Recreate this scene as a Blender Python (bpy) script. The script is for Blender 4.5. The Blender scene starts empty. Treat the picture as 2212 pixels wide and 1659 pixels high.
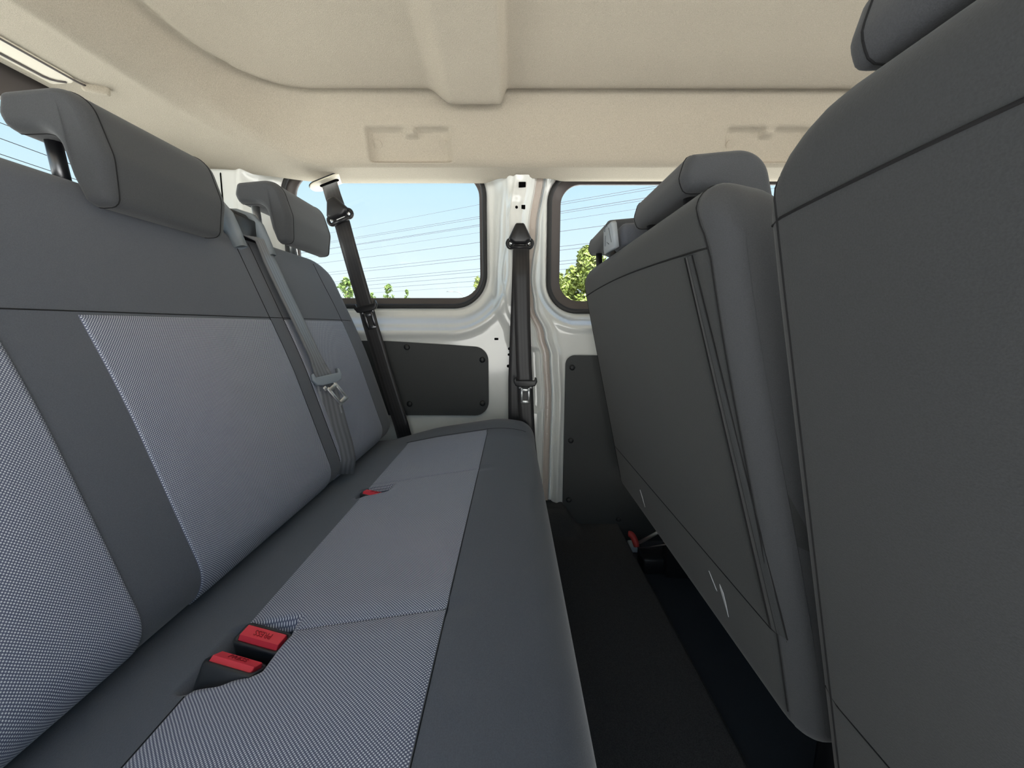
import bpy, bmesh, math, random
from mathutils import Vector, Matrix, noise
random.seed(7)
S = bpy.context.scene
COL = S.collection
# ------------------------------------------------------------------ camera, sky, sun, exposure
# axes: x = forward in the van (picture right), y = across towards the far side, z = up; the lens is at the origin
F_PX, W_PX, H_PX, PITCH = 831.0, 2212.0, 1659.0, math.radians(8.62)
cd = bpy.data.cameras.new('camera'); cam = bpy.data.objects.new('camera', cd); COL.objects.link(cam)
cd.sensor_fit = 'HORIZONTAL'; cd.sensor_width = 36.0; cd.lens = 36.0 * F_PX / W_PX; cd.clip_start = 0.02; cd.clip_end = 2000
cam.rotation_euler = (math.radians(90) - PITCH, 0, 0); S.camera = cam
w = bpy.data.worlds.new('sky'); S.world = w; w.use_nodes = True
nt = w.node_tree; nt.nodes.clear()
tc = nt.nodes.new('ShaderNodeTexCoord'); sx = nt.nodes.new('ShaderNodeSeparateXYZ'); cr = nt.nodes.new('ShaderNodeValToRGB')
bg = nt.nodes.new('ShaderNodeBackground'); wo = nt.nodes.new('ShaderNodeOutputWorld')
nt.links.new(tc.outputs['Generated'], sx.inputs[0]); nt.links.new(sx.outputs['Z'], cr.inputs[0])
nt.links.new(cr.outputs[0], bg.inputs[0]); nt.links.new(bg.outputs[0], wo.inputs[0])
e = cr.color_ramp.elements
e[0].position = 0.0; e[0].color = (0.90, 0.98, 1.0, 1)
e[1].position = 1.0; e[1].color = (0.16, 0.38, 0.85, 1)
for p_, c_ in ((0.10, (0.82, 0.95, 1.0, 1)), (0.34, (0.53, 0.79, 1.0, 1)), (0.60, (0.30, 0.58, 0.94, 1))):
    q = e.new(p_); q.color = c_
SKY = 1.0
bg.inputs[1].default_value = SKY
sd = bpy.data.lights.new('sun', 'SUN'); sun = bpy.data.objects.new('sun', sd); COL.objects.link(sun)
sd.energy = 29.0; sd.angle = math.radians(0.55); sd.color = (1.0, 0.965, 0.91)
sdir = Vector((0.40, -0.42, 1.0)).normalized()          # towards the sun: high, on the side of the open door
sun.rotation_euler = sdir.to_track_quat('Z', 'Y').to_euler()
S.view_settings.view_transform = 'Standard'; S.view_settings.look = 'None'
S.view_settings.exposure = 0.14; S.view_settings.gamma = 1.0; S.view_settings.use_curve_mapping = False

# ------------------------------------------------------------------ helpers
def ray(px, py):
    u = (px - W_PX / 2) / F_PX; v = (H_PX / 2 - py) / F_PX
    return Vector((u, math.cos(PITCH) + v * math.sin(PITCH), -math.sin(PITCH) + v * math.cos(PITCH)))
def at_y(px, py, y):
    r = ray(px, py); return r * (y / r.y)
def clamp(a, lo=0.0, hi=1.0): return lo if a < lo else hi if a > hi else a
def sst(a, b, x):
    t = clamp((x - a) / (b - a)); return t * t * (3 - 2 * t)
def lerp(a, b, t): return a + (b - a) * t
def interp(tab, x):
    if x <= tab[0][0]: return tab[0][1]
    for (x0, y0), (x1, y1) in zip(tab, tab[1:]):
        if x <= x1: return y0 + (y1 - y0) * (x - x0) / (x1 - x0)
    return tab[-1][1]
def sinterp(tab, x):                                     # smooth (cosine) interpolation
    if x <= tab[0][0]: return tab[0][1]
    for (x0, y0), (x1, y1) in zip(tab, tab[1:]):
        if x <= x1: return lerp(y0, y1, sst(x0, x1, x))
    return tab[-1][1]
def frange(a, b, st):
    n = max(1, int(round((b - a) / st))); return [a + (b - a) * i / n for i in range(n + 1)]
def mk(name, verts, faces, mat, parent=None, smooth=True, uv=None):
    me = bpy.data.meshes.new(name); me.from_pydata([tuple(v) for v in verts], [], faces); me.update()
    if smooth: me.polygons.foreach_set('use_smooth', [True] * len(me.polygons))
    if uv:
        l = me.uv_layers.new(name='UVMap')
        for lp in me.loops: l.data[lp.index].uv = uv[lp.vertex_index]
    if mat: me.materials.append(mat)
    o = bpy.data.objects.new(name, me); COL.objects.link(o)
    if parent is not None: put(o, parent)
    return o
def put(o, parent):
    o.parent = parent
    # meshes keep world coordinates, so only an Empty's own place has to be undone
    o.matrix_parent_inverse = Matrix.Translation(-parent.location) if parent.type == 'EMPTY' else Matrix.Identity(4)
def tag(o, label, cat=None, group=None, kind=None):
    o['label'] = label
    if cat: o['category'] = cat
    if group: o['group'] = group
    if kind: o['kind'] = kind
    return o
def thing(name, loc, label, cat, group=None):
    o = bpy.data.objects.new(name, None); o.empty_display_size = 0.05; o.location = loc; COL.objects.link(o)
    return tag(o, label, cat, group)
def join(*ms):
    V, Fc = [], []
    for v, f in ms:
        b = len(V); V += list(v); Fc += [[i + b for i in q] for q in f]
    return V, Fc
def rbox(sx_, sy_, sz_, bev=0.0, seg=2, m=None):
    bm = bmesh.new(); bmesh.ops.create_cube(bm, size=1.0)
    for v in bm.verts: v.co = Vector((v.co.x * sx_, v.co.y * sy_, v.co.z * sz_))
    if bev > 0: bmesh.ops.bevel(bm, geom=bm.edges[:], offset=bev, segments=seg, profile=0.5, affect='EDGES')
    if m is not None: bmesh.ops.transform(bm, matrix=m, verts=bm.verts)
    bm.verts.index_update(); V = [v.co.copy() for v in bm.verts]; Fc = [[v.index for v in f.verts] for f in bm.faces]
    bm.free(); return V, Fc
def tube(path, r, n=8, closed=False, cap=True):
    P = [Vector(p) for p in path]; m = len(P); V, Fc = [], []
    tang = [((P[(i + 1) % m] - P[i - 1]) if closed else (P[min(i + 1, m - 1)] - P[max(i - 1, 0)])).normalized() for i in range(m)]
    a = Vector((0, 0, 1)) if abs(tang[0].z) < 0.9 else Vector((1, 0, 0))
    nrm = (a - tang[0] * a.dot(tang[0])).normalized()
    for i in range(m):
        nrm = (nrm - tang[i] * nrm.dot(tang[i])).normalized(); b = tang[i].cross(nrm)
        rr = r[i] if isinstance(r, (list, tuple)) else r
        for k in range(n):
            an = 2 * math.pi * k / n; V.append(P[i] + (nrm * math.cos(an) + b * math.sin(an)) * rr)
    for i in range(m if closed else m - 1):
        j = (i + 1) % m
        for k in range(n): Fc.append([i * n + k, i * n + (k + 1) % n, j * n + (k + 1) % n, j * n + k])
    if not closed and cap: Fc += [list(range(n))[::-1], [(m - 1) * n + k for k in range(n)]]
    return V, Fc
def prism(outl, th, bev, m):
    """outline in local xy, extruded along local z by th with a bevelled rim, placed with m"""
    bm = bmesh.new(); vs = [bm.verts.new((p[0], p[1], 0)) for p in outl]; f = bm.faces.new(vs)
    r = bmesh.ops.extrude_face_region(bm, geom=[f]); top = [g for g in r['geom'] if isinstance(g, bmesh.types.BMVert)]
    for v in top: v.co.z += th
    bmesh.ops.recalc_face_normals(bm, faces=bm.faces)
    if bev > 0:
        es = [ed for ed in bm.edges if all(abs(v.co.z - th) < 1e-6 for v in ed.verts)]
        bmesh.ops.bevel(bm, geom=es, offset=bev, segments=3, profile=0.5, affect='EDGES')
    bmesh.ops.transform(bm, matrix=m, verts=bm.verts); bm.verts.index_update()
    V = [v.co.copy() for v in bm.verts]; Fc = [[v.index for v in q.verts] for q in bm.faces]; bm.free(); return V, Fc
def frame(o, ex, ey, ez):
    return Matrix(((ex[0], ey[0], ez[0], o[0]), (ex[1], ey[1], ez[1], o[1]), (ex[2], ey[2], ez[2], o[2]), (0, 0, 0, 1)))
def rrect(x0, x1, z0, z1, r, n=10):
    out = []
    rs = r if isinstance(r, (list, tuple)) else (r,) * 4            # bl, br, tr, tl
    for (cx, cz, a0, rr) in ((x0 + rs[0], z0 + rs[0], 180, rs[0]), (x1 - rs[1], z0 + rs[1], 270, rs[1]), (x1 - rs[2], z1 - rs[2], 0, rs[2]), (x0 + rs[3], z1 - rs[3], 90, rs[3])):
        for i in range(n + 1):
            a = math.radians(a0 + 90 * i / n); out.append((cx + rr * math.cos(a), cz + rr * math.sin(a)))
    return out
def sd_rrect(x, z, x0, x1, z0, z1, r):
    cx, cz, hx, hz = (x0 + x1) / 2, (z0 + z1) / 2, (x1 - x0) / 2, (z1 - z0) / 2
    dx, dz = abs(x - cx) - hx + r, abs(z - cz) - hz + r
    return min(max(dx, dz), 0.0) + math.hypot(max(dx, 0), max(dz, 0)) - r
def fillet(pts, step):
    """closed polygon [(x,z,r)...] with rounded corners, resampled about every step metres"""
    n = len(pts); out = []
    for i in range(n):
        p = Vector(pts[i][:2]); a = Vector(pts[i - 1][:2]); b = Vector(pts[(i + 1) % n][:2]); r = pts[i][2]
        da, db = (a - p).normalized(), (b - p).normalized(); ang = da.angle(db)
        if r <= 0 or ang > 3.1: out.append(p); continue
        t = min(r / math.tan(ang / 2), (a - p).length * 0.49, (b - p).length * 0.49); r = t * math.tan(ang / 2)
        c = p + (da + db).normalized() * (r / math.sin(ang / 2)); v0 = p + da * t - c; v1 = p + db * t - c
        tot = v0.angle_signed(v1); m = 10
        for k in range(m + 1):
            q = v0.copy(); q.rotate(Matrix.Rotation(-tot * k / m, 2)); out.append(c + q)
    L = [0.0]
    for i in range(len(out)): L.append(L[-1] + (out[(i + 1) % len(out)] - out[i]).length)
    N = max(12, int(L[-1] / step)); res = []; j = 0
    for k in range(N):
        s = L[-1] * k / N
        while L[j + 1] < s: j += 1
        t = (s - L[j]) / max(1e-9, L[j + 1] - L[j]); res.append(out[j].lerp(out[(j + 1) % len(out)], t))
    return res
class Loft:
    """upholstered body: a closed x-z profile swept along y, ends rounded, upper corners rounded off"""
    def __init__(s, prof, y0, y1, ry=0.03, ri=0.02, R0=0.0, R1=0.0, slope=-0.29, deform=None):
        s.p = prof; n = len(prof); s.n = n; s.y0, s.y1, s.ry, s.ri, s.R0, s.R1, s.slope, s.deform = y0, y1, ry, ri, R0, R1, slope, deform
        area = sum(prof[i - 1].x * prof[i].y - prof[i].x * prof[i - 1].y for i in range(n)); sg = 1 if area > 0 else -1
        s.nr = []
        for i in range(n):
            t = (prof[(i + 1) % n] - prof[i - 1]).normalized(); s.nr.append(Vector((t.y, -t.x)) * sg)
        s.zt = max(q.y for q in prof); s.sg = sg
    def pt(s, k, y):
        if k != int(k):
            a = math.floor(k); return s.pt(int(a), y).lerp(s.pt(int(a) + 1, y), k - a)
        k = int(k) % s.n; p = s.p[k]; d0, d1 = y - s.y0, s.y1 - y; dl = 0.0
        for d in (d0, d1):
            if d < s.ry:
                c = clamp((s.ry - d) / s.ry); dl += s.ri * (1 - math.sqrt(max(0, 1 - c * c)))
        x, z = p.x - s.nr[k].x * dl, p.y - s.nr[k].y * dl
        for d, R in ((d0, s.R0), (d1, s.R1)):
            if R > 0 and d < R:
                c = clamp((R - d) / R); h = R * (1 - math.sqrt(max(0, 1 - c * c))) * 0.9; wz = sst(s.zt - 1.7 * R, s.zt, p.y)
                z -= h * wz; x -= s.slope * h * wz
        v = Vector((x, y, z))
        return s.deform(v) if s.deform else v
    def near(s, x, z): return min(range(s.n), key=lambda i: (s.p[i].x - x) ** 2 + (s.p[i].y - z) ** 2)
    def nearf(s, x, z):
        i = s.near(x, z); q = Vector((x, z)); best = (1e9, i)
        for a in (i - 1, i):
            A, B = s.p[a % s.n], s.p[(a + 1) % s.n]; d = B - A; t = clamp((q - A).dot(d) / d.length_squared); e_ = (A + d * t - q).length
            if e_ < best[0]: best = (e_, a + t)
        return best[1]
    def stations(s, step, extra=()):
        ys = set()
        for a in range(0, 9):
            an = a / 8 * math.pi / 2
            ys.add(round(s.y0 + s.ry - s.ry * math.sin(an), 5)); ys.add(round(s.y1 - s.ry + s.ry * math.sin(an), 5))
            for R, sgn, ye in ((s.R0, 1, s.y0), (s.R1, -1, s.y1)):
                if R > 0: ys.add(round(ye + sgn * (R - R * math.sin(an)), 5))
        for y in frange(s.y0 + s.ry, s.y1 - s.ry, step): ys.add(round(y, 5))
        for y in extra: ys.add(round(y, 5))
        out = []
        for y in sorted(ys):
            if not out or y - out[-1] > 4e-5: out.append(y)
        return out
    def mesh(s, name, mat, parent, step=0.03, extra=()):
        ys = s.stations(step, extra); V = []; Fc = []; uv = []; n = s.n
        for y in ys:
            for k in range(n): V.append(s.pt(k, y)); uv.append((y, k * 0.006))
        for i in range(len(ys) - 1):
            for k in range(n):
                q = [i * n + k, i * n + (k + 1) % n, (i + 1) * n + (k + 1) % n, (i + 1) * n + k]
                Fc.append(q if s.sg < 0 else q[::-1])
        m0 = len(V); V += [V[k].copy() for k in range(n)] + [V[(len(ys) - 1) * n + k].copy() for k in range(n)]; uv += uv[:n] + uv[(len(ys) - 1) * n:len(ys) * n]
        a = [m0 + k for k in range(n)]; b = [m0 + n + k for k in range(n)]
        Fc += [a[::-1], b] if s.sg < 0 else [a, b[::-1]]
        return mk(name, V, Fc, mat, parent, True, uv)
    def normal(s, k, y):
        a = s.pt(k + 1, y) - s.pt(k - 1, y); b = s.pt(k, min(y + .002, s.y1)) - s.pt(k, max(y - .002, s.y0))
        return (b.cross(a) if s.sg > 0 else a.cross(b)).normalized()
    def patch(s, name, mat, parent, ys, k0, k1, off=0.002, skip=None, edge=0.004, puff=0.0):
        ks = [k0 + i for i in range(((k1 - k0) % s.n) + 1)]; V, Fc, uv = [], [], []
        ny, nk = len(ys), len(ks); acc_v = [0.0]
        ym = (ys[0] + ys[-1]) / 2
        for i in range(1, nk): acc_v.append(acc_v[-1] + (s.pt(ks[i], ym) - s.pt(ks[i - 1], ym)).length)
        for i, y in enumerate(ys):
            for j, k in enumerate(ks):
                p = s.pt(k, y); nn = s.normal(k, y); ed = i in (0, ny - 1) or j in (0, nk - 1)
                de = min(y - ys[0], ys[-1] - y, acc_v[j], acc_v[-1] - acc_v[j])
                o_ = -edge if ed else off + puff * (1 - math.exp(-de / 0.02))
                V.append(p + nn * o_); uv.append((y, acc_v[j]))
        for i in range(ny - 1):
            for j in range(nk - 1):
                q = [i * nk + j, i * nk + j + 1, (i + 1) * nk + j + 1, (i + 1) * nk + j]
                if skip and skip(sum((V[a] for a in q), Vector()) / 4): continue
                Fc.append(q if s.sg < 0 else q[::-1])
        return mk(name, V, Fc, mat, parent, True, uv)
    def seam(s, name, mat, parent, pts, r=0.0009, off=0.0001):
        """thread line through (k, y) pairs"""
        return mk(name, *tube([s.pt(k, y) + s.normal(k, y) * off for k, y in pts], r, 6), mat, parent)
def edge_ys(a, b, step):
    return [a, a + 0.0025] + frange(a + 0.006, b - 0.006, step) + [b - 0.0025, b]

# ------------------------------------------------------------------ materials
def new_mat(name):
    m = bpy.data.materials.new(name); m.use_nodes = True; return m, m.node_tree, m.node_tree.nodes['Principled BSDF']
def mat(name, col, rough=0.6, metal=0.0, bump=0.0, scale=300.0, var=0.0, sheen=0.0, coat=0.0, spec=0.5, stretch=None, bdist=0.001):
    m, t, b = new_mat(name)
    b.inputs['Base Color'].default_value = (*col, 1); b.inputs['Roughness'].default_value = rough; b.inputs['Metallic'].default_value = metal
    b.inputs['Specular IOR Level'].default_value = spec
    if sheen: b.inputs['Sheen Weight'].default_value = sheen; b.inputs['Sheen Roughness'].default_value = 0.5
    if coat: b.inputs['Coat Weight'].default_value = coat; b.inputs['Coat Roughness'].default_value = 0.08
    if bump or var:
        c = t.nodes.new('ShaderNodeTexCoord'); mp = t.nodes.new('ShaderNodeMapping'); nz = t.nodes.new('ShaderNodeTexNoise')
        if stretch: mp.inputs['Scale'].default_value = stretch
        nz.inputs['Scale'].default_value = scale; nz.inputs['Detail'].default_value = 3
        t.links.new(c.outputs['Object'], mp.inputs[0]); t.links.new(mp.outputs[0], nz.inputs['Vector'])
        if bump:
            bp = t.nodes.new('ShaderNodeBump'); bp.inputs['Strength'].default_value = bump; bp.inputs['Distance'].default_value = bdist
            t.links.new(nz.outputs['Fac'], bp.inputs['Height']); t.links.new(bp.outputs[0], b.inputs['Normal'])
        if var:
            rp = t.nodes.new('ShaderNodeValToRGB')
            rp.color_ramp.elements[0].position = 0.3; rp.color_ramp.elements[1].position = 0.7
            rp.color_ramp.elements[0].color = (*[q * (1 - var) for q in col], 1); rp.color_ramp.elements[1].color = (*[min(1, q * (1 + var)) for q in col], 1)
            t.links.new(nz.outputs['Fac'], rp.inputs[0]); t.links.new(rp.outputs[0], b.inputs['Base Color'])
    return m
def weave_mat():
    m, t, b = new_mat('woven_grey_cloth'); N = t.nodes; L = t.links
    uvn = N.new('ShaderNodeUVMap'); sp = N.new('ShaderNodeSeparateXYZ'); L.new(uvn.outputs[0], sp.inputs[0])
    def mth(op, a, b_=None, c=None):
        n = N.new('ShaderNodeMath'); n.operation = op
        for i, v in enumerate((a, b_, c)):
            if v is None: continue
            if isinstance(v, (int, float)): n.inputs[i].default_value = v
            else: L.new(v, n.inputs[i])
        return n.outputs[0]
    nz = N.new('ShaderNodeTexNoise'); nz.inputs['Scale'].default_value = 40; L.new(uvn.outputs[0], nz.inputs['Vector'])
    wob = mth('MULTIPLY', mth('SUBTRACT', nz.outputs['Fac'], 0.5), 1.2)
    a = mth('COSINE', mth('ADD', mth('MULTIPLY', sp.outputs['X'], 2 * math.pi / 0.0027), wob))
    c = mth('COSINE', mth('ADD', mth('MULTIPLY', sp.outputs['Y'], 2 * math.pi / 0.0031), wob))
    pr = mth('MULTIPLY', a, c)
    mr = N.new('ShaderNodeMapRange'); mr.interpolation_type = 'SMOOTHSTEP'; L.new(pr, mr.inputs[0]); mr.inputs[1].default_value = -0.05; mr.inputs[2].default_value = 0.65
    mx = N.new('ShaderNodeMix'); mx.data_type = 'RGBA'; L.new(mr.outputs[0], mx.inputs[0])
    mx.inputs[6].default_value = (0.122, 0.137, 0.215, 1); mx.inputs[7].default_value = (0.80, 0.84, 0.89, 1)
    L.new(mx.outputs[2], b.inputs['Base Color']); b.inputs['Roughness'].default_value = 0.85; b.inputs['Sheen Weight'].default_value = 0.15
    bp = N.new('ShaderNodeBump'); bp.inputs['Strength'].default_value = 0.4; bp.inputs['Distance'].default_value = 0.0008
    L.new(mr.outputs[0], bp.inputs['Height']); L.new(bp.outputs[0], b.inputs['Normal'])
    return m
def glass_mat():
    m, t, b = new_mat('window_glass'); t.nodes.remove(b); N = t.nodes; L = t.links
    o = N['Material Output']; tr = N.new('ShaderNodeBsdfTransparent'); gl = N.new('ShaderNodeBsdfGlossy'); mx = N.new('ShaderNodeMixShader'); fr = N.new('ShaderNodeFresnel')
    tr.inputs[0].default_value = (0.97, 1.0, 0.99, 1); gl.inputs['Roughness'].default_value = 0.0; fr.inputs[0].default_value = 1.45
    L.new(fr.outputs[0], mx.inputs[0]); L.new(tr.outputs[0], mx.inputs[1]); L.new(gl.outputs[0], mx.inputs[2]); L.new(mx.outputs[0], o.inputs[0]); return m
def webbing_mat(name, col):
    m, t, b = new_mat(name); N = t.nodes; L = t.links
    uvn = N.new('ShaderNodeUVMap'); wv = N.new('ShaderNodeTexWave'); wv.wave_type = 'BANDS'; wv.bands_direction = 'X'; wv.inputs['Scale'].default_value = 1.6
    wv.inputs['Distortion'].default_value = 0.6
    L.new(uvn.outputs[0], wv.inputs[0]); rp = N.new('ShaderNodeValToRGB'); L.new(wv.outputs['Color'], rp.inputs[0])
    rp.color_ramp.elements[0].color = (*[c * 0.8 for c in col], 1); rp.color_ramp.elements[1].color = (*[c * 1.25 for c in col], 1)
    L.new(rp.outputs[0], b.inputs['Base Color']); b.inputs['Roughness'].default_value = 0.42; b.inputs['Sheen Weight'].default_value = 0.3
    return m
M = dict(
    dark=mat('charcoal_cloth', (0.104, 0.114, 0.138), 0.85, bump=0.25, scale=900, var=0.10, sheen=0.25),
    back=mat('black_knit_cloth', (0.041, 0.044, 0.046), 0.9, bump=0.2, scale=800, var=0.12, sheen=0.15),
    head=mat('charcoal_headrest_cloth', (0.064, 0.067, 0.073), 0.88, bump=0.25, scale=900, var=0.10, sheen=0.15),
    weave=weave_mat(),
    thread=mat('black_thread', (0.008, 0.008, 0.009), 0.9),
    liner=mat('beige_headliner_felt', (0.445, 0.398, 0.322), 0.95, bump=0.8, scale=560, var=0.13, stretch=(1.6, 1.0, 0.6), bdist=0.0012),
    paint=mat('white_body_paint', (0.86, 0.87, 0.84), 0.20, coat=0.8),
    flange_refl=mat('weld_flange_painted_reflection', (0.56, 0.49, 0.44), 0.30, coat=0.4),  # white flange tinted beige: the interior's reflection is put into the base colour
    board=mat('dark_hardboard', (0.050, 0.053, 0.054), 0.62, bump=0.25, scale=500, var=0.12),
    pin=mat('black_push_pin_plastic', (0.018, 0.019, 0.020), 0.45),
    black=mat('black_plastic', (0.016, 0.016, 0.018), 0.35),
    rubber=mat('black_rubber', (0.022, 0.022, 0.023), 0.55, bump=0.3, scale=400),
    frit=mat('dark_brown_window_frame', (0.100, 0.086, 0.083), 0.45),
    hole=mat('black_hole', (0.004, 0.004, 0.004), 1.0, spec=0.0),
    bhouse=mat('satin_black_plastic', (0.035, 0.037, 0.040), 0.30),
    guidep=mat('slate_grey_plastic', (0.26, 0.30, 0.34), 0.34),
    greyp=mat('pale_grey_plastic', (0.42, 0.46, 0.50), 0.38, bump=0.1, scale=200),
    trimp=mat('dark_grey_plastic', (0.13, 0.15, 0.17), 0.32),
    red=mat('red_button_plastic', (0.90, 0.055, 0.085), 0.35),
    redd=mat('dark_red_letters', (0.42, 0.015, 0.025), 0.5),
    redrub=mat('dull_red_rubber', (0.36, 0.030, 0.028), 0.5),
    steel=mat('bright_steel', (0.86, 0.86, 0.85), 0.42, metal=1.0),
    dsteel=mat('dark_steel', (0.20, 0.20, 0.21), 0.35, metal=1.0),
    web=webbing_mat('black_belt_webbing', (0.027, 0.0255, 0.0275)),
    webg=webbing_mat('grey_belt_webbing', (0.150, 0.155, 0.170)),
    carpet=mat('black_carpet', (0.048, 0.048, 0.050), 1.0, bump=0.6, scale=700, var=0.35),
    floor=mat('dark_floor_vinyl', (0.020, 0.026, 0.036), 0.8, bump=0.2, scale=300),
    linp=mat('beige_plastic', (0.74, 0.68, 0.56), 0.5),
    tagw=mat('white_label', (0.72, 0.74, 0.75), 0.6),
    glass=glass_mat(),
    ground=mat('pale_concrete', (0.55, 0.545, 0.52), 0.9, var=0.08, scale=0.8),
    leaf=mat('yellow_green_leaves', (0.115, 0.150, 0.022), 0.6, var=0.45, scale=3.0),
    leaf2=mat('fresh_green_leaves', (0.075, 0.125, 0.022), 0.6, var=0.4, scale=2.0),
    bark=mat('brown_bark', (0.10, 0.075, 0.05), 0.9, var=0.3, scale=20),
    wire=mat('grey_cable', (0.050, 0.060, 0.080), 0.5),
    pole=mat('grey_painted_post', (0.12, 0.13, 0.14), 0.5),
)

# ------------------------------------------------------------------ setting: ground, van body
YI = 1.25                                                # far inner skin
g = mk('ground', [(-400, -400, -1.28), (400, -400, -1.28), (400, 400, -1.28), (-400, 400, -1.28)], [[0, 1, 2, 3]], M['ground'], smooth=False)
tag(g, 'pale concrete yard outside the van', kind='structure')

# floor: raised black carpet with a rounded edge, lower vinyl floor under the front seats
CZ, FZ, CE = -0.672, -0.735, 0.372
def floor_z(x, y):
    z = lerp(CZ, FZ, sst(CE - 0.012, CE + 0.016, x))
    z += 0.075 * sst(0.235, 0.165, x) * sst(1.13, 1.20, y)
    return z
xs = frange(-1.05, 0.12, 0.06) + frange(0.13, 0.30, 0.01) + frange(0.31, 0.345, 0.007) + frange(0.35, 0.40, 0.004)
ys = frange(-0.30, 1.08, 0.06) + frange(1.09, 1.27, 0.01)
V = [(x, y, floor_z(x, y)) for x in xs for y in ys]; n = len(ys)
fl = mk('floor', V, [[i * n + j, (i + 1) * n + j, (i + 1) * n + j + 1, i * n + j + 1] for i in range(len(xs) - 1) for j in range(n - 1)], M['carpet'])
tag(fl, 'black carpeted van floor with a raised rear part', kind='structure')
vy = mk('floor_vinyl', [(0.40, -0.30, FZ), (2.30, -0.30, FZ), (2.30, 1.27, FZ), (0.40, 1.27, FZ)], [[0, 1, 2, 3]], M['floor'], fl, False)

# ceiling: moulded felt headliner with a raised centre panel, a cross bar and a lip over the windows
YC = 0.52
SIDE = [(-.57, .655), (-.30, .645), (-.14, .626), (-.06, .606), (-.025, .593), (-.012, .588), (-.004, .590), (.004, .606), (.012, .619), (.020, .619), (.027, .600), (.036, .556), (.060, .462), (.066, .449), (.076, .4405), (.11, .437), (.19, .428)]
REAR = [(-.57, .655), (-.14, .632), (-.06, .614), (-.025, .603), (-.012, .598), (-.004, .600), (.004, .613), (.012, .622), (.020, .620), (.030, .600), (.06, .562), (.085, .538), (.098, .525), (.108, .518), (.125, .517), (.20, .509), (.30, .500)]
def ceil_pt(x, hw, far):
    x0, x1, hy, r = -0.70, 2.35, 0.565, 0.20
    cx, hx = (x0 + x1) / 2, (x1 - x0) / 2
    dx, dy = abs(x - cx) - hx + r, hw - hy + r
    d = min(max(dx, dy), 0.0) + math.hypot(max(dx, 0), max(dy, 0)) - r
    if dx > 0 and dy > 0: wr = math.cos(math.atan2(dy, dx)) ** 2
    else: wr = 1.0 if dx > dy else 0.0
    if dx <= 0 and dy <= 0: wr = sst(-0.05, 0.05, dx - dy)
    if x > cx: wr = 0.0
    sm = (-.012, -.006, 0, .006, .012) if d < 0.045 else (-.003, 0, .003)
    z = sum(lerp(interp(SIDE, d + q), interp(REAR, d + q), wr) for q in sm) / len(sm)
    bar = sst(-0.215, -0.150, x) * (1 - sst(-0.030, -0.012, x))
    z -= 0.036 * bar * (1 - sst(-0.004, 0.030, d))
    y = YC + hw * (1 if far else -1)
    if far:
        for c0, c1 in ((-0.392, -0.163), (0.585, 0.815)):
            mk_ = sst(c0 - 0.004, c0 + 0.006, x) * (1 - sst(c1 - 0.022, c1 + 0.004, x)) * sst(0.448, 0.458, z) * (1 - sst(0.526, 0.532, z))
            tab = sst(-0.018, -0.013, x - (c0 + c1) / 2) * (1 - sst(0.013, 0.018, x - (c0 + c1) / 2)) * sst(0.509, 0.515, z)
            y += 0.020 * mk_ * (1 - 0.85 * tab)
    # the lip is trimmed higher over the pillar and the sliding door
    return Vector((x, y, z))
def lip_end(x): return 0.735 - 0.030 * sst(-0.09, -0.03, x) + 0.018 * sst(0.10, 0.16, x)
hws = [0.0] + frange(0.04, 0.48, 0.04) + frange(0.49, 0.555, 0.008) + frange(0.557, 0.588, 0.0020) + frange(0.589, 0.650, 0.0010) + frange(0.654, 0.70, 0.006)
xs = frange(-0.985, -0.92, 0.012) + frange(-0.915, 0.02, 0.0055) + frange(0.03, 0.55, 0.016) + frange(0.56, 0.86, 0.006) + frange(0.88, 2.3, 0.06)
cols = [(h, False) for h in hws[::-1]] + [(h, True) for h in hws[1:]]
V = []
for x in xs:
    row = [ceil_pt(x, h, f) for h, f in cols]
    le = lip_end(x)
    a = ceil_pt(x, le, True); b = ceil_pt(x, le + 0.004, True) + Vector((0, 0, 0.006)); c = b + Vector((0, 0.002, 0.04))
    a2 = ceil_pt(x, 0.735, False); c2 = a2 + Vector((0, 0, 0.04))
    V += [c2, a2] + row + [a, b, c]
n = len(cols) + 5
V = V + [v + Vector((-0.004, 0, 0.05)) for v in V[:n]]           # turned-up rear edge
Fc = [[i * n + j, i * n + j + 1, (i + 1) * n + j + 1, (i + 1) * n + j] for i in range(len(xs) - 1) for j in range(n - 1)]
b0 = len(xs) * n
Fc += [[b0 + j, b0 + j + 1, j + 1, j] for j in range(n - 1)]
ceil = mk('ceiling', V, Fc, M['liner'])
tag(ceil, 'moulded beige felt headliner with a cross bar', kind='structure')
def disc(c, nrm, r, th, mat_, name, parent):
    ez = Vector(nrm).normalized(); ex = ez.orthogonal().normalized(); ey = ez.cross(ex)
    out = [(r * math.cos(2 * math.pi * i / 20), r * math.sin(2 * math.pi * i / 20)) for i in range(20)]
    return mk(name, *prism(out, th, th * 0.4, frame(Vector(c), ex, ey, ez)), mat_, parent)
def side_y(z):                                            # far side of the liner at height z
    tab = sorted((zz, YC + 0.565 + d) for d, zz in SIDE); return interp(tab, z)
for px_ in (-0.372, -0.190, 0.605):
    zz = 0.497; disc((px_, side_y(zz) + 0.0200, zz), (0, -0.90, -0.42), 0.0115, 0.0016, M['liner'], 'plug', ceil)
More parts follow.
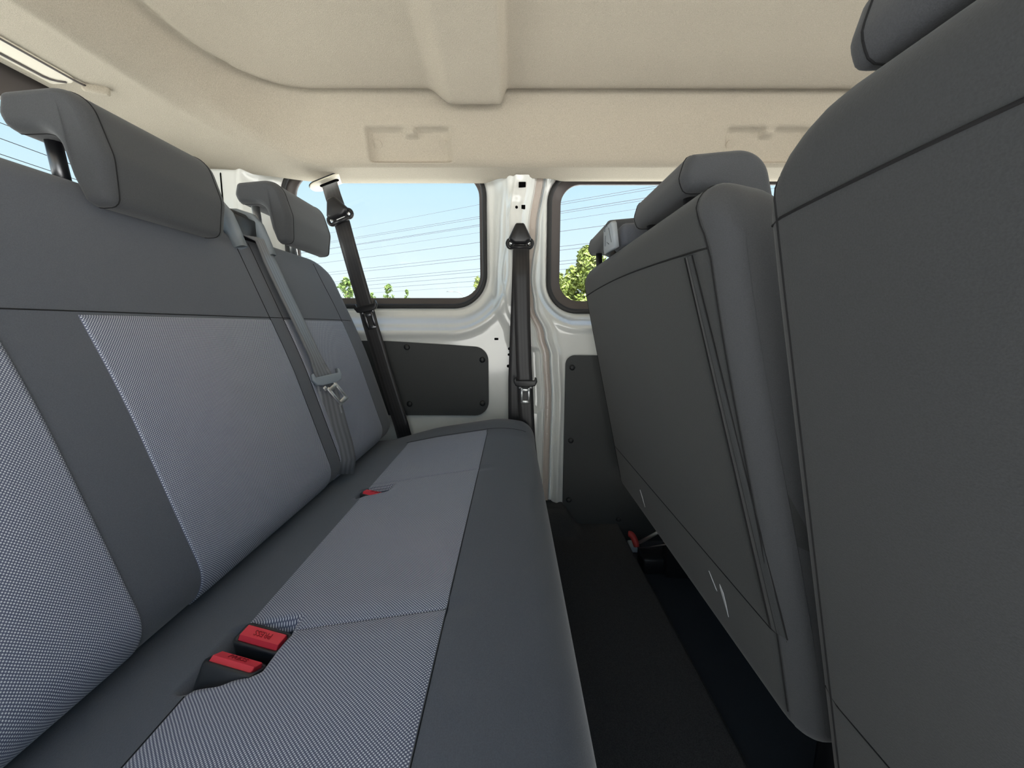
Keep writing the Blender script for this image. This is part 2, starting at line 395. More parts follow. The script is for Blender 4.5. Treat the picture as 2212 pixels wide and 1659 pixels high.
# outer roof skin
rf = mk('roof', *rbox(3.5, 1.72, 0.03, 0.008, 2, Matrix.Translation((0.65, 0.52, 0.745))), M['paint'])
tag(rf, 'white outer roof panel of the van', kind='structure')
cv = thing('latch_cover', (-0.935, 0.79, 0.509), 'beige plastic cover with a raised loop rim on the rear headliner', 'cover')
exr = Vector((0, 1, 0)); ezr = Vector((0.05, 0, -1)).normalized(); eyr = ezr.cross(exr)
def on_rear(x, y, off=0.0):
    p = ceil_pt(x, abs(y - YC), y > YC); return p + ezr * off
mk('base_plate', *prism(rrect(-0.10, 0.105, -0.030, 0.030, (0.012, 0.02, 0.006, 0.02), 6), 0.007, 0.003, frame(on_rear(-0.938, 0.79, -0.004), exr, -eyr, ezr)), M['linp'], cv)
rim = [(-0.910, y) for y in frange(0.70, 0.885, 0.02)] + [(-0.909, 0.895), (-0.906, 0.905)]
mk('rim', *tube([on_rear(x, y, 0.004) for x, y in rim], 0.0022, 6), M['frit'], cv)
ul = [(-0.953, y) for y in frange(0.70, 0.865, 0.02)] + [(-0.950, 0.875), (-0.942, 0.883), (-0.930, 0.888)]
mk('slot_line', *tube([on_rear(x, y, 0.0035) for x, y in ul], 0.0026, 6), M['frit'], cv)
mk('loop_end', *rbox(0.045, 0.014, 0.020, 0.006, 3, Matrix.Translation(on_rear(-0.897, 0.915, 0.004)) @ Matrix.Rotation(0.5, 4, 'Z')), M['liner'], cv)

# far wall: pressed white sheet metal as a height field y(x, z)
W1 = (-0.705, -0.106, 0.092, 0.485); W2 = (0.158, 1.02, 0.082, 0.452)
MG = 0.027
O1 = (W1[0] - MG, W1[1] + MG * .6, W1[2] - MG, W1[3] + MG); O2 = (W2[0] - 0.036, W2[1] + MG, W2[2] - 0.034, W2[3] + 0.030)
R1, R2 = 0.105, 0.095
XD = [(-.80, .125), (-.47, .130), (-.24, .134), (-.10, .126), (-.03, .108), (.06, .073), (.15, .062), (.30, .078), (.46, .100), (.60, .104)]
def xdoor(z): return sinterp(XD, z)
def wall_y(x, z):
    d1 = sd_rrect(x, z, *O1, R1); d2 = sd_rrect(x, z, *O2, R2); xd = xdoor(z); q = x - xd
    y = 1.238
    y = lerp(1.312, y, sst(0.010, 0.018, d1) * 0.16 + sst(0.026, 0.070, d1) * 0.64 + sst(0.070, 0.080, d1) * 0.20)
    y2 = lerp(1.312, 1.243, sst(0.009, 0.015, d2) * 0.22 + sst(0.018, 0.042, d2) * 0.60 + sst(0.042, 0.048, d2) * 0.18)
    if q > 0: y = y2
    # rolled shoulder under the rear window
    if q < 0:
        y -= 0.012 * math.exp(-((d1 - 0.088) / 0.013) ** 2) * sst(0.10, 0.0, x + 0.03)
        # pillar: raised belt-anchor channel
        pil = (0.55 * sst(-0.135, -0.105, q) + 0.45 * sst(-0.096, -0.086, q)) * (1 - 0.5 * sst(-0.050, -0.043, q) - 0.5 * sst(-0.041, -0.034, q))
        pil *= 0.45 + 0.55 * sst(-0.12, 0.10, z)
        y -= 0.036 * pil * sst(0.03, 0.08, d1 + 0.03)
        y += 0.006 * math.exp(-(((q + 0.075) / 0.020) ** 2 + ((z - 0.350) / 0.024) ** 2) ** 2)      # embossed pads
        y += 0.005 * math.exp(-(((q + 0.080) / 0.024) ** 2 + ((z - 0.412) / 0.020) ** 2) ** 2)
        pk = sd_rrect(q, z, -0.064, -0.036, -0.27, -0.075, 0.013)                                    # oblong pocket right of the belt
        y += 0.014 * (1 - sst(-0.004, 0.008, pk))
        y += 0.020 * sst(-0.034, -0.026, q)
        y -= 0.010 * math.exp(-((q + 0.030) / 0.004) ** 2)
        y += 0.014 * sst(-0.006, 0.0, q)
    else:
        y += 0.016 * (1 - sst(0.002, 0.010, q)) - 0.010 * math.exp(-((q - 0.022) / 0.008) ** 2) * sst(0.08, -0.05, z)
        y -= 0.010 * math.exp(-((d2 - 0.055) / 0.012) ** 2) * sst(0.03, -0.02, z)
    if z > 0.46: y = lerp(y, 1.30, sst(0.46, 0.50, z))
    return y
us = frange(-1.03, -0.20, 0.010) + frange(-0.194, -0.06, 0.006) + frange(-0.057, 0.10, 0.0028) + frange(0.1028, 0.20, 0.0035) + frange(0.21, 0.50, 0.012) + frange(0.53, 2.3, 0.06)
zs = frange(-0.78, -0.32, 0.02) + frange(-0.31, 0.49, 0.0062) + frange(0.51, 0.74, 0.03)
ks_ = [i for i, u in enumerate(us) if abs(u - 0.10) < 1e-6][0]
V = []
for u in us:
    for z in zs:
        x = u + (xdoor(z) - 0.10) * sst(-0.10, 0.02, u) * (1 - sst(0.18, 0.30, u))
        if u == us[ks_]: x = xdoor(z)
        V.append(Vector((x, wall_y(x, z), z)))
n = len(zs); FA, FB = [], []
for i in range(len(us) - 1):
    for j in range(n - 1):
        q = [i * n + j, (i + 1) * n + j, (i + 1) * n + j + 1, i * n + j + 1]
        c = sum((V[a] for a in q), Vector()) / 4
        if sd_rrect(c.x, c.z, *O1, R1) < 0.002 or sd_rrect(c.x, c.z, *O2, R2) < 0.002: continue
        (FA if i < ks_ else FB).append(q)
def sub(V, Fs):
    idx = {}; nv = []; nf = []
    for f in Fs:
        r = []
        for a in f:
            if a not in idx: idx[a] = len(nv); nv.append(V[a])
            r.append(idx[a])
        nf.append(r)
    return nv, nf
wall = mk('wall_left', *sub(V, FA), M['paint']); tag(wall, 'white painted sheet metal side wall with a belt pillar', kind='structure')
vB, fB = sub(V, FB); door = mk('door_1', [v + Vector((0.0015, 0.002, 0)) for v in vB], fB, M['paint']); tag(door, 'white sliding door beyond the pillar', kind='structure')
# weld flange strip with spot welds by the door gap, reflection painted into its colour
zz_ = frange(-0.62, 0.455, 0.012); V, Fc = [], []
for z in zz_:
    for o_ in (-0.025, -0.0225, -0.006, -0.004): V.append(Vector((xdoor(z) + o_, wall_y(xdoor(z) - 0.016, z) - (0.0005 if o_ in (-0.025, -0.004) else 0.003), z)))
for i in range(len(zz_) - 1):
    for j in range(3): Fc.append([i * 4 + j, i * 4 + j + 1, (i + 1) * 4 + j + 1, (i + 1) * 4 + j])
strip = mk('weld_flange', V, Fc, M['flange_refl'], wall)
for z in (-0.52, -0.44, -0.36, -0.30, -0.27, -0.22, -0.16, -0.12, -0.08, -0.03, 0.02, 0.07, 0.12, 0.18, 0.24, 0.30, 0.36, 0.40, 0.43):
    disc((xdoor(z) - 0.0145, wall_y(xdoor(z) - 0.016, z) - 0.0022, z), (0, -1, 0), 0.0042, 0.0016, M['flange_refl'], 'spot_weld', strip)
mk('door_seal', *tube([(xdoor(z) + 0.0005, wall_y(xdoor(z) - 0.016, z) + 0.006, z) for z in zz_], 0.0035, 6), M['greyp'], door)
# black slots and holes pressed into the pillar and wall
def slot(cx, cz, w_, h_, rnd=0.0015, name='slot'):
    y = min(wall_y(cx + a * w_ / 2, cz + b * h_ / 2) for a in (-1, 0, 1) for b in (-1, 0, 1)) - 0.0006
    return mk(name, *prism(rrect(-w_ / 2, w_ / 2, -h_ / 2, h_ / 2, rnd, 5), 0.004, 0, frame((cx, y + 0.004, cz), (1, 0, 0), (0, 0, 1), (0, -1, 0))), M['hole'], wall, False)
slot(0.030, 0.409, 0.021, 0.015); slot(0.0335, 0.347, 0.0115, 0.0115); slot(0.0135, 0.347, 0.008, 0.008, 0.0038)
slot(-0.050, -0.042, 0.013, 0.007); slot(-0.0085, -0.073, 0.009, 0.009, 0.0043); slot(-0.009, -0.092, 0.010, 0.008, 0.0038); slot(-0.012, -0.129, 0.010, 0.010, 0.0048)
slot(-0.757, 0.306, 0.013, 0.021); slot(-0.893, 0.385, 0.011, 0.016, 0.005)
mk('panel_gap', *tube([(-0.876 - 0.02 * (0.45 - z), wall_y(-0.876, z) - 0.0005, z) for z in frange(0.05, 0.47, 0.02)], 0.0022, 6), M['hole'], wall)
# hardboard trim panels and their push pins
def pin_mesh(c, parent):
    V, Fc = [], []; rs = [(0.0095, 0.0), (0.0095, -0.0015), (0.0078, -0.0042), (0.0042, -0.0058), (0.0, -0.0062)]
    for r, dy in rs[:-1]:
        for k in range(14): V.append((c[0] + r * math.cos(2 * math.pi * k / 14), c[1] + dy, c[2] + r * math.sin(2 * math.pi * k / 14)))
    for i in range(3):
        for k in range(14): Fc.append([i * 14 + k, (i + 1) * 14 + k, (i + 1) * 14 + (k + 1) % 14, i * 14 + (k + 1) % 14])
    V.append((c[0], c[1] - 0.0062, c[2]))
    for k in range(14): Fc.append([42 + k, 56, 42 + (k + 1) % 14])
    return mk('push_pin', V, Fc, M['pin'], parent)
out = [(-0.66, -0.288), (-0.40, -0.290)] + rrect(-0.30, -0.076, -0.291, -0.066, 0.045, 8)[9:27] + [(-0.20, -0.060), (-0.40, -0.048), (-0.66, -0.046)]
p1 = mk('trim_panel', *prism(out, 0.004, 0.0012, frame((0, 1.234, 0), (1, 0, 0), (0, 0, 1), (0, -1, 0))), M['board'], wall, False)
p1['label'] = 'dark grey hardboard panel under the rear side window'
for c in ((-0.335, -0.068), (-0.095, -0.108), (-0.096, -0.250), (-0.334, -0.252), (-0.56, -0.068), (-0.56, -0.252)): pin_mesh((c[0], 1.2302, c[1]), p1)
out = rrect(0.172, 0.72, -0.77, -0.094, (0.02, 0.02, 0.03, 0.030), 8)
p2 = mk('trim_panel', *prism(out, 0.004, 0.0012, frame((0, 1.236, 0), (1, 0, 0), (0, 0, 1), (0, -1, 0))), M['board'], door, False)
p2['label'] = 'tall dark grey hardboard panel on the sliding door'
for c in ((0.194, -0.133), (0.195, -0.376), (0.192, -0.585), (0.365, -0.655), (0.45, -0.133)): pin_mesh((c[0], 1.2322, c[1]), p2)
# windows
def window(name, Wr, Or, R, y, label, lip=True):
    gl = mk(name, [(p[0], y, p[1]) for p in rrect(*Wr, R - 0.03, 10)], [list(range(44))], M['glass'], None, False)
    tag(gl, label, kind='structure')
    a = rrect(Wr[0], Wr[1], Wr[2], Wr[3], R - 0.03, 10); b = rrect(Or[0] - 0.004, Or[1] + 0.004, Or[2] - 0.004, Or[3] + 0.004, R, 10)
    V = [(p[0], y - 0.010, p[1]) for p in a] + [(p[0], y - 0.014, p[1]) for p in b] + [(p[0], y + 0.004, p[1]) for p in a]; m = len(a)
    Fc = [[k, (k + 1) % m, m + (k + 1) % m, m + k] for k in range(m)] + [[k, 2 * m + k, 2 * m + (k + 1) % m, (k + 1) % m] for k in range(m)]
    mk('inner_frame', V, Fc, M['frit'], gl)
    mk('rubber_seal', *tube([(p[0], y - 0.024, p[1]) for p in rrect(Or[0] - 0.001, Or[1] + 0.001, Or[2] - 0.001, Or[3] + 0.001, R, 14)], 0.0076, 8, True), M['rubber'], gl)
    return gl
w1 = window('window_1', W1, O1, R1, 1.333, 'rear side window with a black rubber surround')
w2 = window('window_2', W2, O2, R2, 1.333, 'sliding door window with a dark brown frame and black seal')
# rear doors with a heated window
RX = -1.03
def slab(x0, x1, y0, y1, z0, z1): return rbox(x1 - x0, y1 - y0, z1 - z0, 0.0, 1, Matrix.Translation(((x0 + x1) / 2, (y0 + y1) / 2, (z0 + z1) / 2)))
rear = mk('wall_rear', *join(slab(RX - .05, RX, -.32, 1.34, -.78, -.04), slab(RX - .05, RX, -.32, 1.34, .475, .74), slab(RX - .05, RX, -.32, -.04, -.04, .475), slab(RX - .05, RX, 1.10, 1.34, -.04, .475)), M['paint'], None, False)
tag(rear, 'white rear doors behind the bench', kind='structure')
w3 = mk('window_3', [(RX - 0.03, -0.05, -0.05), (RX - 0.03, 1.11, -0.05), (RX - 0.03, 1.11, 0.485), (RX - 0.03, -0.05, 0.485)], [[0, 1, 2, 3]], M['glass'], None, False)
tag(w3, 'rear door window with thin heater lines', kind='structure')
mk('inner_frame', *join(slab(RX - .012, RX + .006, -.05, 1.11, .455, .53), slab(RX - .012, RX + .006, -.05, 1.11, -.05, .0), slab(RX - .012, RX + .006, -.05, .02, 0, .455), slab(RX - .012, RX + .006, 1.07, 1.11, 0, .455)), M['frit'], w3, False)
for i in range(14): mk('heater_line', *tube([(RX - 0.026, 0.0, 0.03 + i * 0.032), (RX - 0.026, 1.09, 0.03 + i * 0.032)], 0.0009, 5), M['wire'], w3)
# near side: the open sliding door the picture is taken through
YN = -0.30
right = mk('wall_right', *join(slab(-1.08, -.46, YN, YN + .05, -.78, .08), slab(-1.08, -.46, YN, YN + .05, .46, .74), slab(-1.08, -.98, YN, YN + .05, .08, .46), slab(-.50, -.40, YN, YN + .05, -.78, .74),
    slab(-.40, .80, YN, YN + .05, .49, .74), slab(-.40, .80, YN, YN + .05, -.84, -.74), slab(.80, .92, YN, YN + .05, -.78, .74), slab(.92, 2.35, YN, YN + .05, -.78, .05), slab(.92, 2.35, YN, YN + .05, .47, .74)), M['paint'], None, False)
tag(right, 'white near side wall around the open sliding door', kind='structure')
front = mk('wall_front', *join(slab(2.30, 2.36, -.32, 1.34, -.78, .02)), M['board'], None, False)
tag(front, 'dark bulkhead under the windscreen', kind='structure')

# ------------------------------------------------------------------ seats
TB = 0.3346
def prof_back(dx, dz, zb, zt, rear0, rear_slope, rb=0.05, rt=0.03, rtx=0.0, rbb=0.02):
    xf = lambda z: -0.364 + dx - TB * (z - dz + 0.31)
    xr = lambda z: rear0 - rear_slope * (z - 0.08)
    zm = (zb + zt) / 2
    P = [(xf(zb) - 0.004, zb, rb), (xf(zm) + 0.007, zm, 1.2), (xf(zt), zt - 0.014, 0.034), (xr(zt) + rtx, zt + 0.004, rt), (xr(zb), zb, rbb)]
    return fillet(P, 0.0065)
HR = [(-.607, .247, .014), (-.600, .273, .010), (-.510, .281, .040), (-.488, .205, .04), (-.494, .148, .012), (-.524, .146, .012), (-.534, .178, .03), (-.540, .232, .030), (-.600, .230, .010)]
def headrest(parent, y0, y1, dx, dz, m, post_up, pm):
    L = Loft(fillet([(x + dx, z + dz, r) for x, z, r in HR], 0.005), y0, y1, 0.016, 0.011)
    # narrower towards the bottom of the pad
    yc = (y0 + y1) / 2; zt = 0.28 + dz
    L.deform = lambda v: Vector((v.x, yc + (v.y - yc) * (1 - 0.05 * sst(zt - .06, zt - .13, v.z)), v.z))
    h = L.mesh('headrest', m, parent, 0.02)
    for ye in (y0 + 0.0165, y1 - 0.0165): L.seam('seam', M['thread'], h, [(k, ye) for k in range(0, L.n + 1)], 0.0008)
    for yy in (yc - 0.068, yc + 0.068):
        b = (-0.583 + dx, yy, 0.238 + dz)
        mk('post', *tube([b, (b[0] + 0.006, yy, b[2] - 0.05 - post_up)], 0.0085, 10), pm, h)
    return h
def belt_hood(parent, dx, dz, y0, y1, outer):
    """belt outlet on top of the backrest: two cheeks, a hood and a dark mouth"""
    P = [(-.513, .146), (-.524, .180), (-.533, .205), (-.546, .222), (-.572, .230), (-.612, .230)]
    P = [(x + dx, z + dz) for x, z in P]
    for (a, b) in ((y0, y0 + 0.020), (y1 - 0.020, y1)):
        V, Fc = [], []
        for i, (x, z) in enumerate(P):
            t = (Vector(P[min(i + 1, len(P) - 1)]) - Vector(P[max(i - 1, 0)])).normalized(); nx, nz = t.y, -t.x
            for yy, o_ in ((a, -.012), (a, .006), (a + .004, .010), (b - .004, .010), (b, .006), (b, -.012)): V.append((x + nx * o_, yy, z + nz * o_))
        m = 6
        for i in range(len(P) - 1):
            for k in range(m): Fc.append([i * m + k, i * m + (k + 1) % m, (i + 1) * m + (k + 1) % m, (i + 1) * m + k])
        Fc += [list(range(m)), [(len(P) - 1) * m + k for k in range(m)][::-1]]
        ck = mk('guide_cheek', V, Fc, outer, parent)
    hood = [(x, z) for x, z in P[2:]]
    V, Fc = [], []
    for x, z in hood: V += [(x - 0.004, y0 + .012, z + .004), (x - 0.004, y1 - .012, z + .004), (x - .012, y0 + .012, z - .007), (x - .012, y1 - .012, z - .007)]
    for i in range(len(hood) - 1):
        a = i * 4; Fc += [[a, a + 1, a + 5, a + 4], [a + 2, a + 6, a + 7, a + 3], [a, a + 4, a + 6, a + 2], [a + 1, a + 3, a + 7, a + 5]]
    Fc += [[0, 2, 3, 1], [len(V) - 4, len(V) - 3, len(V) - 1, len(V) - 2]]
    mk('guide_hood', V, Fc, M['black'], parent)
    mk('guide_mouth', *rbox(0.080, y1 - y0 - .03, 0.05, 0.004, 2, Matrix.Translation((-0.572 + dx, (y0 + y1) / 2, 0.190 + dz))), M['black'], parent)

# --- rear bench
rb = thing('rear_bench', (-0.18, 0.52, CZ), 'three-seat rear bench in charcoal cloth with grey woven inserts', 'bench seat')
BK = Loft(prof_back(0, 0, -0.345, 0.190, -0.640, 0.24), -0.16, 1.190, 0.060, 0.032, 0.10, 0.125)
bk = BK.mesh('backrest', M['dark'], rb, 0.03)
kb, kt = BK.near(-0.352, -0.320), BK.near(-0.4735, 0.016)
kbb = BK.near(-0.395, -0.345)
if (kt - kbb) % BK.n > BK.n / 2: ka, kz = kt, kbb
else: ka, kz = kbb, kt
for (ya, yb, lb) in ((-0.10, 0.348, 'near'), (0.420, 0.757, 'middle'), (0.800, 1.074, 'far')):
    BK.patch('back_insert', M['weave'], bk, edge_ys(ya, yb, 0.02), ka, kz, 0.0012, None, 0.003, 0.002)
kf = lambda z: BK.nearf(-0.364 - TB * (z + 0.31) + 0.004, z)
BK.seam('seam', M['thread'], bk, [(kt, y) for y in frange(-0.12, 1.135, 0.02)], 0.0007)
for yy in (0.757, 0.800): BK.seam('seam', M['thread'], bk, [(kf(z), yy) for z in frange(-0.29, 0.165, 0.02)], 0.0008)
BK.seam('seam', M['thread'], bk, [(kf(z), 1.074 - 0.02 * sst(0.02, 0.17, z)) for z in frange(-0.28, 0.165, 0.015)], 0.0008)
h1 = headrest(rb, 0.492, 0.702, 0, 0.0, M['head'], 0.02, M['dsteel'])
h2 = headrest(rb, 0.888, 1.096, 0, 0.036, M['head'], 0.04, M['steel'])
h0 = headrest(rb, 0.02, 0.23, 0, 0.0, M['head'], 0.02, M['dsteel'])
belt_hood(rb, 0, 0, 0.748, 0.858, M['guidep'])
# cushion
N1 = (-0.300, -0.236, 0.306, 0.380); N2 = (-0.302, -0.244, 0.708, 0.744)
def notch(x, y):
    def f(N, e_):
        sk = (x - N[0]) * 0.10
        return sst(N[0] - 0.004, N[0] + 0.003, x) * (1 - sst(N[1] - 0.006, N[1] + 0.004, x)) * sst(N[2] - 0.004 + sk, N[2] + 0.004 + sk, y) * (1 - sst(N[3] - 0.004, N[3] + 0.004, y))
    return max(f(N1, 0), f(N2, 0))
def cush_def(v):
    # slightly dished seats, raised bolster towards the far end
    z = v.z
    if z > -0.40:
        z -= 0.055 * notch(v.x, v.y)
        z += 0.014 * sst(1.02, 1.10, v.y) * sst(-0.40, -0.2, v.x)
        for yc in (0.365, 0.765): z -= 0.0025 * math.exp(-((v.y - yc) / 0.012) ** 2) * sst(-0.30, -0.25, v.x) * sst(-0.02, -0.07, v.x)
    return Vector((v.x, v.y, z))
CP = [(-0.50, -0.350, 0.02), (-0.365, -0.343, 0.3), (-0.20, -0.313, 0.5), (-0.03, -0.287, 0.25), (0.074, -0.305, 0.055), (0.048, -0.47, 0.03), (-0.50, -0.47, 0.02)]
CU = Loft(fillet(CP, 0.0062), -0.17, 1.168, 0.055, 0.028, 0, 0, deform=cush_def)
fine = frange(0.296, 0.392, 0.0035) + frange(0.698, 0.756, 0.0035) + frange(0.76, 0.79, 0.006)
cu = CU.mesh('cushion', M['dark'], rb, 0.03, fine)
kA, kB = CU.near(-0.293, -0.330), CU.near(-0.066, -0.292)
if (kB - kA) % CU.n > CU.n / 2: kA, kB = kB, kA
sk = lambda c: notch(c.x, c.y) > 0.55
def ysl(a, b):
    base = set(round(q, 5) for q in edge_ys(a, b, 0.02)) | set(round(q, 5) for q in fine if a + 0.004 < q < b - 0.004)
    return sorted(base)
for ya, yb in ((-0.13, 0.365), (0.365, 0.765), (0.765, 1.048)):
    CU.patch('seat_insert', M['weave'], cu, ysl(ya, yb), kA, kB, 0.0014, sk, 0.0004, 0.0008)
CU.seam('seam', M['thread'], cu, [(CU.near(-0.293, -0.33), y) for y in frange(-0.13, 0.300, 0.02)] , 0.0006)
kfr = CU.near(-0.066, -0.292)
CU.seam('seam', M['thread'], cu, [(kfr, y) for y in frange(-0.13, 1.05, 0.02)], 0.0006)
CU.seam('seam', M['thread'], cu, [(CU.nearf(x, -0.33 + 0.16 * (x + .36)), 1.053) for x in frange(-0.30, 0.060, 0.012)], 0.0007)
mk('seat_base', *rbox(0.36, 1.10, 0.22, 0.02, 3, Matrix.Translation((-0.20, 0.50, CZ + 0.11))), M['board'], rb)

# --- front row: double seat (far) and single seat (near)
DX, DZ = 0.813, -0.060
def front_row(name, y0, y1, label, heads, R0, R1, near_slant):
    t = thing(name, (0.62, (y0 + y1) / 2, FZ), label, 'car seat')
    P = prof_back(DX, DZ, -0.478, 0.154, 0.200, 0.234, 0.06, 0.028, 0.006, 0.03)
    L = Loft(P, y0, y1, 0.040, 0.024, R0, R1, -0.25)
    if near_slant: L.deform = lambda v: Vector((v.x, v.y - near_slant * sst(0.06, -0.40, v.z) * sst(y0 + 0.2, y0 + 0.02, v.y), v.z))
    b = L.mesh('backrest', M['back'], t, 0.03)
    kr = lambda z: L.nearf(0.200 - 0.234 * (z - 0.08), z)
    def krz(y, z):
        zi = z
        for _ in range(8): zi += z - L.pt(kr(zi), y).z
        return kr(zi)
    L.seam('seam', M['thread'], b, [(krz(y, 0.080 + 0.010 * math.sin((y - y0) / (y1 - y0) * math.pi)), y) for y in frange(y0 + 0.027, y1 - 0.012, 0.02)], 0.0012)
    # seam around each end where the rear cover meets the side panel
    slant = lambda k: 0.018 * sst(0.07, 0.15, L.p[int(k) % L.n].y) if near_slant else 0.0
    k0_ = kr(-0.45); k1_ = L.near(0.262, 0.150)
    for yy in (y0 + 0.026, y1 - 0.026): L.seam('seam', M['thread'], b, [(k0_ + (k1_ - k0_) * i / 70, yy + (1 if yy < YC else -1) * slant(k0_ + (k1_ - k0_) * i / 70)) for i in range(71)], 0.0010)
    L.seam('seam', M['thread'], b, [(kr(-0.350), y) for y in frange(y0 + 0.015, y1 - 0.015, 0.02)], 0.0008)
    # side panel of slightly different cloth on the end facing the gap
    yr = [y0] + [y0 + 0.026 * (1 - math.cos(i / 10 * math.pi / 2)) for i in range(1, 11)]; V, Fc = [], []
    for i, y in enumerate(yr):
        for k in range(L.n):
            yk = y0 + (y - y0) * (0.026 + slant(k)) / 0.026
            V.append(L.pt(k, yk) + L.normal(k, max(yk, y0 + 0.001)) * (0.0007 if i < len(yr) - 1 else -0.001))
    for i in range(len(yr) - 1):
        for k in range(L.n):
            q = [i * L.n + k, i * L.n + (k + 1) % L.n, (i + 1) * L.n + (k + 1) % L.n, (i + 1) * L.n + k]; Fc.append(q if L.sg < 0 else q[::-1])
    V += [v + Vector((0, -0.0003, 0)) for v in V[:L.n]]; c_ = [len(V) - L.n + k for k in range(L.n)]; Fc.append(c_[::-1] if L.sg < 0 else c_)
    mk('side_panel', V, Fc, M['head'], b)
    # cushion and legs ahead of the backrest
    C2 = Loft(fillet([(max(x, -0.36) + DX, z + DZ - 0.03, r) for x, z, r in CP if x != -0.365], 0.012), y0 - 0.01, y1 + 0.01, 0.05, 0.026)
    C2.mesh('cushion', M['back'], t, 0.06)
    for yy in (y0 + 0.07, y1 - 0.07):
        mk('leg', *rbox(0.30, 0.05, 0.205, 0.012, 2, Matrix.Translation((0.60, yy, FZ + 0.1025))), M['black'], t)
    for ya, yb, up in heads: headrest(t, ya, yb, DX, DZ + up, M['head'], 0.03, M['black'])
    return t, L, b, kr
dbl, LD, bD, krD = front_row('double_seat', 0.395, 1.122, 'charcoal double seat with two headrests seen from behind', ((0.492, 0.702, -0.008), (0.885, 1.10, 0.018)), 0.050, 0.085, 0.030)
sgl, LS, bS, krS = front_row('single_seat', -0.14, 0.343, 'large charcoal single seat nearest on the right seen from behind', ((0.06, 0.272, -0.016),), 0.09, 0.085, 0.0)
# zipped flap on the double seat's back
def flap_y(z): return interp([(-0.36, 0.388), (-0.20, 0.415), (0.0, 0.452), (0.08, 0.462)], z) + 0.030 * sst(0.06, -0.40, z) * 0.95
zf = frange(0.078, -0.345, 0.014); V, Fc = [], []
for z in zf:
    for o_, h in ((-0.009, 0.0), (-0.007, 0.0024), (0.0, 0.0030), (0.007, 0.0024), (0.009, 0.0)):
        y = flap_y(z) + o_; V.append(LD.pt(krD(z), y) + LD.normal(krD(z), y) * (h + 0.0002))
for i in range(len(zf) - 1):
    for j in range(4): Fc.append([i * 5 + j, i * 5 + j + 1, (i + 1) * 5 + j + 1, (i + 1) * 5 + j])
mk('zip_flap', V, Fc, M['back'], bD)
for o_ in (-0.0095, 0.0005, 0.0095): LD.seam('seam', M['thread'], bD, [(krD(z), flap_y(z) + o_) for z in zf], 0.0009, 0.0025 if abs(o_) < .01 else 0.0004)
# pale belt outlet on top of the double seat, seen from behind
pl = [(0.0, 0.0), (0.078, 0.0), (0.080, 0.010), (0.064, 0.044), (0.056, 0.048), (0.006, 0.048), (0.0, 0.043)]
exb = Vector((0, 1, 0)); ezb = Vector((-1, 0, -0.15)).normalized(); eyb = ezb.cross(exb)
if eyb.z < 0: eyb = -eyb
mk('belt_guide', *prism(pl, 0.010, 0.003, frame((0.200, 0.748, 0.146), exb, eyb, ezb)), M['greyp'], dbl)
mk('guide_cover', *rbox(0.085, 0.072, 0.044, 0.012, 3, Matrix.Translation((0.246, 0.784, 0.170)) @ Matrix.Rotation(-0.06, 4, 'Y')), M['dark'], dbl)
for q in ([(0.012, 0.012), (0.020, 0.040)], [(0.030, 0.045), (0.046, 0.050), (0.052, 0.040)], [(0.060, 0.014), (0.050, 0.032)], [(0.030, 0.012), (0.044, 0.018)]):
    mk('moulded_line', *tube([Vector((0.200, 0.748, 0.146)) + exb * a + eyb * b + ezb * 0.0102 for a, b in q], 0.0008, 5), M['trimp'], dbl)
# white label remnants on the apron of the double seat
def label_patch(y, z, pts, name):
    o = LD.pt(krD(z), y); nn = LD.normal(krD(z), y); ty = Vector((0, 1, 0)); tz = nn.cross(ty).normalized()
    if tz.z < 0: tz = -tz
    return mk(name, *prism(pts, 0.0008, 0, frame(o + nn * 0.0006, ty, tz, ty.cross(tz))), M['tagw'], bD, False)
label_patch(0.522, -0.398, [(-0.004, -0.026), (0.003, -0.008), (0.010, 0.012), (0.009, 0.019), (0.001, 0.010), (-0.002, -0.005)], 'torn_label')
label_patch(0.548, -0.392, [(-0.010, -0.009), (-0.006, -0.008), (0.010, 0.012), (0.008, 0.013)], 'torn_label')
label_patch(0.880, -0.412, [(-0.010, -0.020), (-0.002, -0.006), (0.010, 0.016), (0.007, 0.018), (-0.003, 0.004)], 'torn_label')
# floor latch with red handle and steel rods under the double seat
def lp(px, py, y): return at_y(px, py, y)
lt = [lp(1358, 1153, 1.09), lp(1366, 1153, 1.085), lp(1371, 1163, 1.08), lp(1375, 1180, 1.075)]
cv_ = []
for i in range(13):
    t = i / 12; a = [lt[k].lerp(lt[k + 1], t) for k in range(3)]; b = [a[k].lerp(a[k + 1], t) for k in range(2)]; cv_.append(b[0].lerp(b[1], t))
hd = mk('latch_handle', *tube(cv_, [0.0085, 0.0095] + [0.0095] * 9 + [0.0090, 0.0085], 12), M['redrub'], dbl); hd['label'] = 'red rubber release handle'
mk('latch_rod', *tube([cv_[-1], lp(1379, 1183, 1.07), lp(1385, 1184, 1.06), lp(1400, 1183, 1.05), lp(1460, 1172, 0.98)], 0.0024, 8), M['dsteel'], dbl)
mk('steel_rod', *tube([lp(1381, 1172, 1.08), lp(1440, 1140, 1.03)], 0.0050, 10), M['steel'], dbl)
mk('latch_plate', *rbox(0.022, 0.04, 0.020, 0.003, 2, Matrix.Translation(lp(1366, 1180, 1.115))), M['guidep'], dbl)
mk('floor_bracket', *rbox(0.16, 0.06, 0.05, 0.006, 2, Matrix.Translation((0.47, 1.08, FZ + 0.025))), M['black'], dbl)

